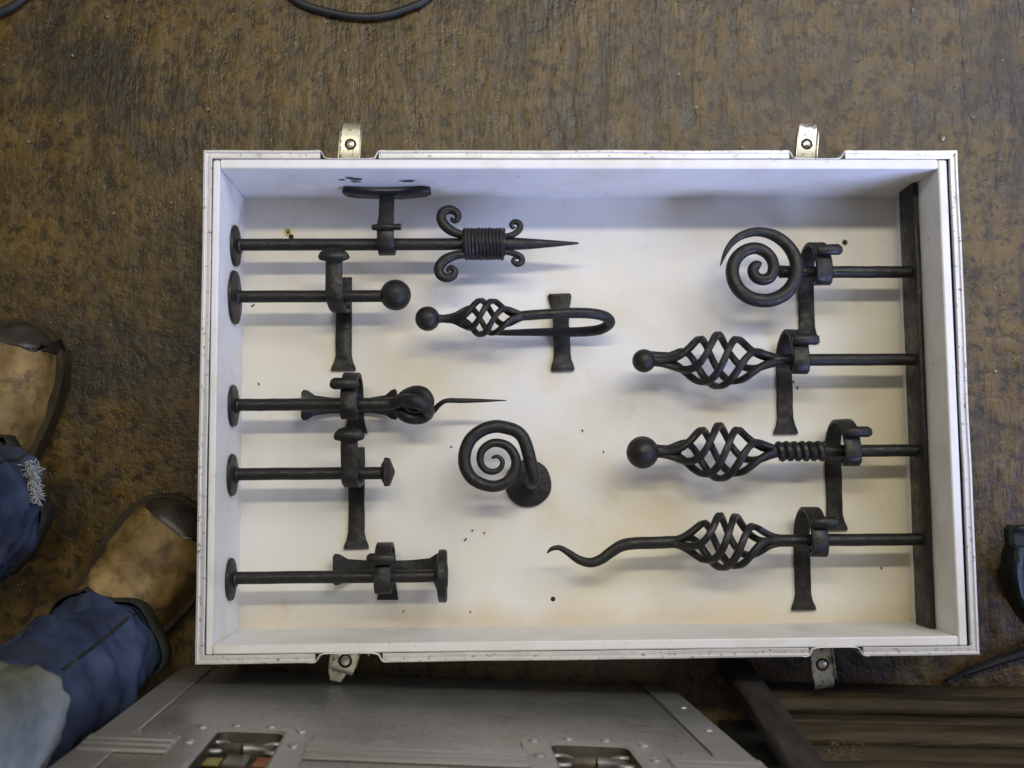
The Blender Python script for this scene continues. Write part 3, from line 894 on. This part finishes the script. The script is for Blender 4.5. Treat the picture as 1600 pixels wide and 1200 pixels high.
# latch dishes, found on the face
def dish_rect(pxs_):
    uw = [PFace(*p) for p in pxs_]
    return min(a for a, b in uw), max(a for a, b in uw), min(b for a, b in uw)
dishes = []
for L, Rr, T in (((272, 1165), (490, 1150), (380, 1134)), ((815, 1165), (1030, 1175), (920, 1156))):
    u0 = PFace(*L)[0]; u1 = PFace(*Rr)[0]; w0 = PFace(*T)[1]
    dishes.append((u0, u1, w0, 2 * WL - w0 + .01))
# body panel with openings for the dishes: pieces round them
SK = .004
def panel_with_holes(w0, w1, name):
    """front skin between w0 and w1, leaving out the dish openings"""
    us = [0.0]
    for (a, b, c, d) in dishes:
        us += [a + .018, b - .018]
    us.append(FW)
    m = MB()
    mat = Matrix((FU, FUP.normalized(), FN)).transposed()
    def add(u0, u1, a, b):
        if u1 - u0 < 1e-4 or b - a < 1e-4: return
        m.box(F((u0 + u1) / 2, (a + b) / 2, -SK / 2), (u1 - u0, b - a, SK), mat)
    for i in range(len(us) - 1):
        if i % 2 == 0: add(us[i], us[i + 1], w0, w1)
        else:
            dd = dishes[i // 2]; lo, hi = dd[2] + .018, dd[3] - .018
            add(us[i], us[i + 1], w0, min(w1, lo)); add(us[i], us[i + 1], max(w0, hi), w1)
    return m.build(name, M['case_panel'], fcase)
panel_with_holes(.0, WL - .0035, 'front_panel')
panel_with_holes(WL + .0035, FH, 'lid_front')
fbox(.001, FW - .001, .001, FH - .001, -DEPTH, -.045, 'inner_box', 'case_panel')
fbox(.001, .006, .001, FH - .001, -.045, -SK - .0005, 'side_panel', 'case_panel')
fbox(FW - .006, FW - .001, .001, FH - .001, -.045, -SK - .0005, 'side_panel', 'case_panel')
fbox(.006, FW - .006, FH - .006, FH - .001, -.045, -SK - .0005, 'top_panel', 'case_panel')
# angle edges
for u0, u1 in ((-.0012, LT), (FW - LT, FW + .0012)):
    e = fbox(u0, u1, .0005, WL - .012, .0003, .0018, 'edge_angle', 'case_edge', .0006)
    ui = u1 if u0 < .1 else u0
    fbox(ui - .0016, ui + .0016, .0005, WL - .012, .0004, .0030, 'edge_bead', 'case_edge', .0008, e)
    for k in ((1.2, 2.6) if u0 > .1 else ()):
        m = MB(); m.lathe([(.0045, .0), (.0042, .0012), (.002, .0020), (.0003, .0022)], F((u0 + u1) / 2 + .002, .04 + k * .075, .0018), FN, 14); m.build('rivet', M['case_edge'], e)
    fbox(u0, u1, WL + .012, FH, .0003, .0018, 'edge_angle', 'case_edge', .0006)
# lid closure extrusion, in the lengths between the dishes
us = [0.0] + [v for d in dishes for v in (d[0] + .001, d[1] - .001)] + [FW]
for i in range(0, len(us), 2):
    for off, h, pr in ((-.026, .012, .0036), (-.012, .012, .0052), (.002, .012, .0046), (.016, .012, .0036)):
        fbox(us[i], us[i + 1], WL + off - h / 2, WL + off + h / 2, .0002, pr, 'closure_strip', 'case_edge', .0012)
    for q in (.35, .7):
        uu = us[i] + (us[i + 1] - us[i]) * q
        fbox(uu - .010, uu + .010, WL - .046, WL - .0325, .0005, .0028, 'crimp', 'case_edge', .0006)
# recessed butterfly latches
def butterfly(d):
    u0, u1, w0, w1 = d
    mat = Matrix((FU, FUP.normalized(), FN)).transposed()
    # flange frame with rounded corners: outer and inner outline
    def outline(a, b, c, e, r, dd, n=6):
        pts = []
        for cx, cy, s in ((b - r, c + r, -PI / 2), (b - r, e - r, 0), (a + r, e - r, PI / 2), (a + r, c + r, PI)):
            pts += [F(cx + r * math.cos(s + PI / 2 * i / n), cy + r * math.sin(s + PI / 2 * i / n), dd) for i in range(n + 1)]
        return pts
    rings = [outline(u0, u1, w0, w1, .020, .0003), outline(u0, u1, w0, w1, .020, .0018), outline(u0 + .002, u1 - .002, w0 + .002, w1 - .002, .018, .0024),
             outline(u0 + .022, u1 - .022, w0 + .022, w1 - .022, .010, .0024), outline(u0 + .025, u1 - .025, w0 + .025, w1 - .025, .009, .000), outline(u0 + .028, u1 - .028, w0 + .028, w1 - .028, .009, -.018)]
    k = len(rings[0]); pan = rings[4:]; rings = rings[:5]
    vs = [v for r in rings for v in r]; fs = []
    for i in range(len(rings) - 1):
        fs += [(i * k + q, i * k + (q + 1) % k, (i + 1) * k + (q + 1) % k, (i + 1) * k + q) for q in range(k)]
    dish = MB().add(vs, fs).build('latch_dish', M['case_edge'], fcase, angle=30)
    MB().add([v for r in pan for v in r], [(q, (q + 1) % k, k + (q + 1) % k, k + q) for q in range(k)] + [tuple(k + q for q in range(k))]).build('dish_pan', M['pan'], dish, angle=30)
    W_ = u1 - u0; Hh = w1 - w0
    for a, b in ((.011, .40), (.011, .12), (W_ - .011, .40), (W_ - .011, .12)):
        m = MB(); m.lathe([(.0052, 0), (.0050, .0012), (.003, .0024), (.0003, .0028)], F(u0 + a, w0 + Hh * b, .0024), FN, 16); m.build('rivet', M['case_edge'], dish)
    for a in (.36, .64):
        m = MB(); m.lathe([(.0045, 0), (.0043, .0010), (.0025, .0020), (.0003, .0023)], F(u0 + W_ * a, w0 + .011, .0024), FN, 14); m.build('rivet', M['case_edge'], dish)
    cu = (u0 + u1) / 2; hw_ = WL - w0
    wa = w0 + hw_ * .56                     # level of the twist handle
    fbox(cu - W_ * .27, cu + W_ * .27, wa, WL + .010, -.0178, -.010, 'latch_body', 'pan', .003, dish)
    fbox(cu - W_ * .13, cu + W_ * .10, wa - hw_ * .10, wa + hw_ * .22, -.0178, -.007, 'latch_spring', 'dish', .003, dish)
    for s in (-1, 1):       # finger loops of the twist handle
        m = MB(); c = F(cu + s * W_ * .235, wa, -.007)
        ring = [c + FU * (math.cos(a) * .0115) + FUP * (math.sin(a) * .016) for a in [2 * PI * i / 22 for i in range(22)]]
        m.tube(ring, .0022, 10, closed=True); m.build('finger_loop', M['case_edge'], dish)
        m = MB(); m.tube([F(cu + s * W_ * .26, wa + .004, -.010), F(cu + s * W_ * .18, wa + .010, -.0075), F(cu + s * W_ * .06, wa + .016, -.006), F(cu, wa + .018, -.006)], [.004, .0055, .0070, .0075], 10, flat=.6)
        m.build('butterfly_wing', M['dish'], dish)
    fbox(cu - W_ * .10, cu + W_ * .08, wa + hw_ * .26, WL + .02, -.0098, -.0062, 'hook_plate', 'dish', .001, dish)
    m = MB(); m.lathe([(.006, 0), (.0055, .002), (.0003, .0032)], F(cu - W_ * .02, wa + hw_ * .05, -.0068), FN, 16); m.build('rivet', M['case_edge'], dish)
    fbox(cu + W_ * .12, cu + W_ * .26, WL - .020, WL + .010, -.0098, -.0090, 'orange_sticker', 'orange', 0, dish)
    fbox(cu - W_ * .26, cu - W_ * .13, WL - .012, WL + .010, -.0098, -.0090, 'yellow_sticker', 'yellow', 0, dish)
for d in dishes: butterfly(d)

# ------------------------------------------------------------------ dark wooden crate, lower right
def crate():
    A = P(1122, 1068, 0.0); B = P(1760, 1080, 0.0)
    U = (B - A).normalized(); N = Vector((-U.y, U.x, 0))
    lean = Vector((0.0, -.16, 1.0)).normalized()
    up = (lean - U * lean.dot(U)).normalized(); N = U.cross(up) * -1.0
    if N.y < 0: N = -N
    L = (B - A).length
    mt = Matrix((U, up, N)).transposed()
    root = thing('wooden_crate', A, 'dark grimy wooden crate of horizontal planks at the lower right', 'crate')
    def G(u, w, d): return A + U * u + up * w + N * d
    def bx(u0, u1, w0, w1, d0, d1, name, mat, bev=.002, par=None, tw=0.0, sd=0):
        m = MB(); n = 10
        path = [G(u0 + (u1 - u0) * i / n, (w0 + w1) / 2, (d0 + d1) / 2) for i in range(n + 1)]
        m.sweep(path, [rect(d1 - d0, w1 - w0, bev)] * (n + 1), up=up)
        m.jitter(.0022, 16, sd)
        return m.build(name, M[mat], par or root, angle=45)
    w = .003
    for i, (h, d) in enumerate(((.036, .006), (.032, .012), (.030, .004), (.036, .012), (.034, .007), (.038, .012), (.040, .006), (.045, .010))):  # upper planks are unseen, added to shade the floor beside the tray
        bx(.03, L, w, w + h, d - .018, d, 'plank', 'wood', .006, None, 0, i * 3.3)
        w += h + .013
    m = MB(); n = 10
    m.sweep([G(.018, .002 + (w) * i / n, .020) for i in range(n + 1)], [rect(.018, .034, .003)] * (n + 1), up=U)
    m.jitter(.002, 14, 4).build('corner_post', M['batten'], root, angle=45)
    bx(.0, L, .0, w, -.30, -.040, 'inner_box', 'ply', .002, None, 0, 9)
    # frayed straw caught on a plank
    m = MB(); rnd = random.Random(5)
    for k in range(60):
        px, py = rnd.gauss(1312, 16), rnd.gauss(1176, 9)
        if k > 70: px, py = rnd.uniform(1290, 1400), rnd.uniform(1160, 1195)
        dr = RM @ Vector(((px - 800) / FPX, (600 - py) / FPX, -1.0)); o = A + N * .006
        c = CAM_LOC + dr * ((o - CAM_LOC).dot(N) / dr.dot(N))
        d = (U * rnd.uniform(-1, 1) + up * rnd.uniform(-.3, 1) + N * rnd.uniform(0, .6)).normalized() * rnd.uniform(.003, .010)
        m.tube([c, c + d * .5 + N * .001, c + d], [.0003, .0003, .0002], 4)
    o = m.build('straw_tuft', M['straw'], root, smooth=False); o['kind'] = 'stuff'
crate()

# ------------------------------------------------------------------ hoses and cable on the floor
def hose(pts, r, name, label, cat, z=None):
    rows = catmull([tuple(P(a, b, (z or r) + (e[0] if e else 0))) for a, b, *e in pts], 10)
    m = MB(); m.tube([Vector(p) for p in rows], r, 12)
    return tag(m.build(name, M['rubber']), label, cat)
hose([(330, -620), (360, -380), (395, -180), (425, -52), (452, -8), (480, 9), (520, 20), (560, 26), (600, 24), (640, 12), (668, -3), (705, -50), (760, -160), (860, -340), (1000, -560), (1180, -700)], .0046, 'black_hose', 'thin black hose curving in from the top edge above the tray', 'hose')
hose([(-700, 40), (-400, 10), (-180, 38), (-60, 34), (-20, 27), (6, 17), (30, 3), (60, -25), (85, -70), (110, -200), (90, -420), (150, -650)], .0050, 'black_cable', 'black cable crossing the top left corner of the floor', 'cable')
m = MB()
pts = [P(1478, 1064, .007), P(1505, 1052, .008), P(1560, 1032, .012), P(1620, 1012, .012), P(1680, 992, .012)]
m.sweep(pts, [rect(w_, .010, .003) for w_ in (.003, .007, .010, .012, .014)], up=(0, 0, 1))
m.jitter(.0015, 30, 6)
tag(m.build('dark_strap', M['rubber'], None, 45), 'flat dark strap lying on the floor right of the tray corner', 'strap')

# ------------------------------------------------------------------ dark green metal thing at the right border
def green_stand():
    o = P(1600, 900, 0.0)
    root = thing('green_metal_stand', o, 'dark green metal stand with curved strap, cut by the right border', 'stand')
    m = MB(); c = P(1618, 838, .11)
    m.box(c, (.062, .024, .020), None, .004); m.jitter(.001, 40, 1).build('top_flange', M['green'], root, 30)
    rows = catmull([tuple(P(a, b, z)) for a, b, z in ((1590, 846, .10), (1583, 868, .10), (1583, 900, .095), (1589, 930, .088), (1604, 958, .08), (1630, 985, .07))], 8)
    m = MB(); m.sweep([Vector(p) for p in rows], [rect(.012, .034, .003)] * len(rows), up=(0, 0, 1))
    m.jitter(.001, 40, 2).build('curved_strap', M['green'], root, 45)
    m = MB(); c = P(1640, 900, .05)
    m.lathe([(.030, -.05), (.034, -.045), (.030, -.02), (.022, .0), (.020, .04), (.026, .05)], c, (0, 0, 1), 24); m.build('post', M['green'], root)
    m = MB(); m.tube([P(1586, 829, .121), P(1592, 826, .124), P(1604, 826, .126), P(1616, 830, .124)], [.003, .004, .004, .003], 10); m.build('handle', M['green'], root)
    m = MB(); m.lathe([(.055, .0), (.055, .008), (.040, .014)], Vector((P(1640, 900, 0).x, P(1640, 900, 0).y, 0.0)), (0, 0, 1), 28); m.build('foot', M['sole'], root)
green_stand()

# ------------------------------------------------------------------ person standing at the left: boots, jeans, hem of a coat
person = thing('person', P(90, 880, 0.0), 'person in torn blue jeans and worn tan work boots, standing left of the tray', 'person')

def boot(toe, heel, wid, seed, lab):
    """toe, heel: ground points; a work boot built as rings along its length"""
    toe, heel = Vector((toe.x, toe.y, 0)), Vector((heel.x, heel.y, 0))
    ax = (toe - heel); L = ax.length; ax.normalize(); sd = Vector((ax.y, -ax.x, 0))
    # t, half width left, half width right, height of the upper
    prof = [(0.0, .22, .22, .070), (.02, .55, .55, .095), (.07, .72, .72, .125), (.15, .78, .78, .150), (.24, .78, .78, .155), (.33, .78, .78, .150), (.42, .80, .82, .128), (.50, .84, .88, .108), (.58, .90, .95, .092), (.66, .95, 1.0, .080),
            (.74, .97, 1.0, .071), (.81, .95, .98, .066), (.87, .88, .90, .063), (.92, .76, .77, .058), (.96, .58, .58, .050), (.985, .36, .36, .042), (1.0, .12, .12, .034)]
    h0 = .020; seg = 18
    def upper(t0, t1, grow, name, mat):
        vs, fs, rows = [], [], []
        pp = [p for p in catmull(prof, 4) if t0 - 1e-6 <= p[0] <= t1 + 1e-6]
        for ti, (t, a, b, h) in enumerate(pp):
            c = heel + ax * (t * L); ring = []
            for q in range(seg + 1):
                th = PI * q / seg
                s = math.cos(th); hh = math.sin(th)
                s2 = math.copysign(abs(s) ** .75, s); h2 = hh ** .62
                wv = (b if s > 0 else a) * wid / 2
                p = c + sd * (s2 * wv * (1 - .18 * h2) * grow) + Vector((0, 0, h0 + (h - h0) * h2 * grow))
                cr = noise.noise(Vector((p.x * 45 + seed, p.y * 45, p.z * 30))) * .0035 + .0022 * math.sin(t * 60 + s * 2) * (1 if .45 < t < .72 else .2) * hh
                p += (Vector((0, 0, 1)) * hh + sd * s) * cr
                if grow > 1 and ti < 3: p += ax * (.022 * noise.noise(Vector((q * .45 + seed * 3, seed, 1)))  + .018 * s) * (1 - ti / 3) - Vector((0, 0, .004 * (1 - ti / 3)))
                ring.append(p)
            rows.append(ring)
        k = seg + 1
        vs = [v for r in rows for v in r]
        for i in range(len(rows) - 1):
            fs += [(i * k + q, i * k + q + 1, (i + 1) * k + q + 1, (i + 1) * k + q) for q in range(seg)]
            fs.append((i * k + seg, i * k, (i + 1) * k, (i + 1) * k + seg))
        fs.append(tuple(range(k))); fs.append(tuple((len(rows) - 1) * k + q for q in range(k - 1, -1, -1)))
        return MB().add(vs, fs).build(name, M[mat], person if name == 'boot' else bo_, 60)
    bo_ = None
    bo_ = upper(0.0, 1.0, 1.0, 'boot', 'leather')
    bo_['label'] = lab
    upper(.86, 1.0, 1.035, 'toe_cap', 'toecap')
    # sole
    out = []
    pp = catmull(prof, 4)
    out = [heel + ax * (p[0] * L * 1.02 - .003) + sd * (p[2] * wid / 2 + .007) for p in pp] + [heel + ax * (p[0] * L * 1.02 - .003) - sd * (p[1] * wid / 2 + .007) for p in pp[::-1]]
    n = len(out)
    m = MB(); m.add([p + Vector((0, 0, .001)) for p in out] + [p + Vector((0, 0, .024)) for p in out], [tuple(range(n - 1, -1, -1)), tuple(range(n, 2 * n))] + [(i, (i + 1) % n, n + (i + 1) % n, n + i) for i in range(n)])
    m.build('sole', M['sole'], bo_, 40)
    return bo_
boot(P(46, 506, .02), P(-72, 880, .02), .100, 1.0, 'worn tan boot with bare black toe cap, further from the tray')
boot(P(304, 792, .02), P(82, 1095, .02), .112, 5.0, 'worn tan boot with its toe against the tray')

def trousers():
    m = MB(); seg = 64; hems = []; seams = []
    def leg(nodes, seed):
        rows = catmull(nodes, 16); k = seg; vs, fs = [], []
        nrow = len(rows)
        for i, (x, y, z, rx, ry) in enumerate(rows):
            for q in range(seg):
                th = 2 * PI * q / seg
                f = noise.noise(Vector((math.cos(th) * 1.6 + seed, math.sin(th) * 1.6, z * 16)))
                f2 = noise.noise(Vector((math.cos(th) * 2.2 - seed, math.sin(th) * 2.2 + z * 9, z * 30)))
                low = max(0.0, 1 - max(0, z - .10) / .35)
                ph = z * 95 + 2.2 * math.sin(th + seed) + 2.5 * noise.noise(Vector((math.cos(th) + seed, math.sin(th), z * 6)))
                rg = 1 - abs(math.sin(ph))
                k2 = 1 + .12 * f + .10 * f2 * (0.4 + low) + .30 * (rg ** 2) * low * (.4 + .6 * noise.noise(Vector((math.cos(th) * 1.2 + seed * 2, math.sin(th) * 1.2, z * 12))))
                dz = .012 * noise.noise(Vector((math.cos(th) * 1.3 + seed, math.sin(th) * 1.3, 4))) if i < 4 else 0
                vs.append(Vector((x + rx * k2 * math.cos(th), y + ry * k2 * math.sin(th), z + dz)))
        for i in range(nrow - 1):
            fs += [(i * k + q, i * k + (q + 1) % k, (i + 1) * k + (q + 1) % k, (i + 1) * k + q) for q in range(k)]
        fs.append(tuple((nrow - 1) * k + q for q in range(k)))
        # hem turned inside
        b0 = len(vs)
        x, y, z, rx, ry = rows[0]
        for q in range(seg):
            v = vs[q]; vs.append(Vector((x + (v.x - x) * .93, y + (v.y - y) * .93, v.z + .02)))
        fs += [(q, b0 + q, b0 + (q + 1) % seg, (q + 1) % seg) for q in range(seg)]
        m.add(vs, fs)
        hems.append(vs[:seg])
        for q in (8, 40): seams.append([vs[i * seg + q] for i in range(0, nrow, 2)])
        return vs
    a1 = P(-42, 792, .10); a2 = P(150, 1016, .10)
    v1 = leg([(a1.x, a1.y, .075, .066, .070), (a1.x - .004, a1.y - .006, .13, .066, .070), (a1.x - .018, a1.y - .03, .22, .066, .070), (a1.x - .02, a1.y - .07, .34, .078, .082), (a1.x - .02, a1.y - .12, .47, .086, .09), (a1.x + .0, a1.y - .19, .62, .096, .10), (a1.x + .02, a1.y - .25, .80, .105, .12), (a1.x + .03, a1.y - .27, .92, .11, .12)], 1.3)
    v2 = leg([(a2.x, a2.y, .080, .058, .058), (a2.x - .006, a2.y - .010, .125, .060, .060), (a2.x - .020, a2.y - .032, .20, .062, .062), (a2.x - .040, a2.y - .06, .32, .068, .070), (a2.x - .06, a2.y - .09, .46, .086, .088), (a2.x - .08, a2.y - .11, .62, .096, .10), (a2.x - .09, a2.y - .115, .80, .105, .12), (a2.x - .09, a2.y - .12, .92, .11, .12)], 4.1)
    tr = m.build('trousers', M['denim'], person, 70)
    for line in seams:
        MB().tube(line, .0016, 8).build('seam', M['hem'], tr)
    for ring in hems:                       # turned up hem, a grimy band round each ankle
        c = sum(ring, Vector()) / len(ring); pts = []
        h = MB(); n = len(ring); vs = []
        for dz, k in ((-.003, .97), (-.005, 1.02), (-.003, 1.05), (.010, 1.055), (.022, 1.05), (.024, 1.01)):
            vs += [Vector((c.x + (p.x - c.x) * k, c.y + (p.y - c.y) * k, p.z + dz)) for p in ring]
        fs = [(i * n + q, i * n + (q + 1) % n, (i + 1) * n + (q + 1) % n, (i + 1) * n + q) for i in range(5) for q in range(n)]
        h.add(vs, fs).build('hem', M['hem'], tr, 70)
    return tr, a1, a2
tr, a1, a2 = trousers()
# frayed white threads on the torn hem
m = MB(); rnd = random.Random(11)
for k in range(300):
    a = rnd.random(); px = 46 + 12 * a + rnd.gauss(0, 4) * (1.3 - a); py = 726 + 56 * a + rnd.gauss(0, 4)
    c = P(px, py, .112 + rnd.uniform(-.006, .008))
    d = Vector((rnd.uniform(-.5, 1), rnd.uniform(-1, .6), rnd.uniform(-.3, .5))).normalized() * rnd.uniform(.003, .010)
    e = Vector((rnd.uniform(-1, 1), rnd.uniform(-1, 1), rnd.uniform(-.2, 1))) * .0025
    m.tube([c, c + d * .4 + e, c + d * .75 + e * .6, c + d], [.00045, .00045, .0004, .0003], 4)
o = m.build('frayed_threads', M['thread'], tr, smooth=False); o['kind'] = 'stuff'

# hem of a grey green coat hanging over the near leg
def coat():
    rows = []
    pts = [(-120, 985, .50), (-60, 1012, .49), (0, 1032, .48), (50, 1040, .47), (88, 1055, .46), (104, 1085, .455), (104, 1120, .45), (92, 1160, .45), (70, 1200, .45), (40, 1250, .45), (-20, 1290, .46)]
    crv = catmull([tuple(P(*p)) for p in pts], 6)
    n = len(crv); vs, fs = [], []
    H = 7
    cx, cy = P(-120, 1180, .5).x, P(-120, 1180, .5).y
    for j in range(H):
        t = j / (H - 1)
        for i, (x, y, z) in enumerate(crv):
            d = Vector((x - cx, y - cy, 0))
            k = 1 - .10 * t + .03 * noise.noise(Vector((i * .11, t * 2, 0)))
            vs.append(Vector((cx + d.x * k, cy + d.y * k, z + t * .30 + .008 * noise.noise(Vector((i * .3, 7, 0))))))
    off = len(vs)
    for j in range(H):
        for i in range(n):
            v = vs[j * n + i]; d = Vector((v.x - cx, v.y - cy, 0)).normalized()
            vs.append(v - d * .006)
    for j in range(H - 1):
        for i in range(n - 1):
            a = j * n + i
            fs.append((a, a + 1, a + n + 1, a + n)); fs.append((off + a, off + a + n, off + a + n + 1, off + a + 1))
    for i in range(n - 1): fs.append((i, off + i, off + i + 1, i + 1))
    MB().add(vs, fs).build('coat_hem', M['coat'], person, 70)
coat()
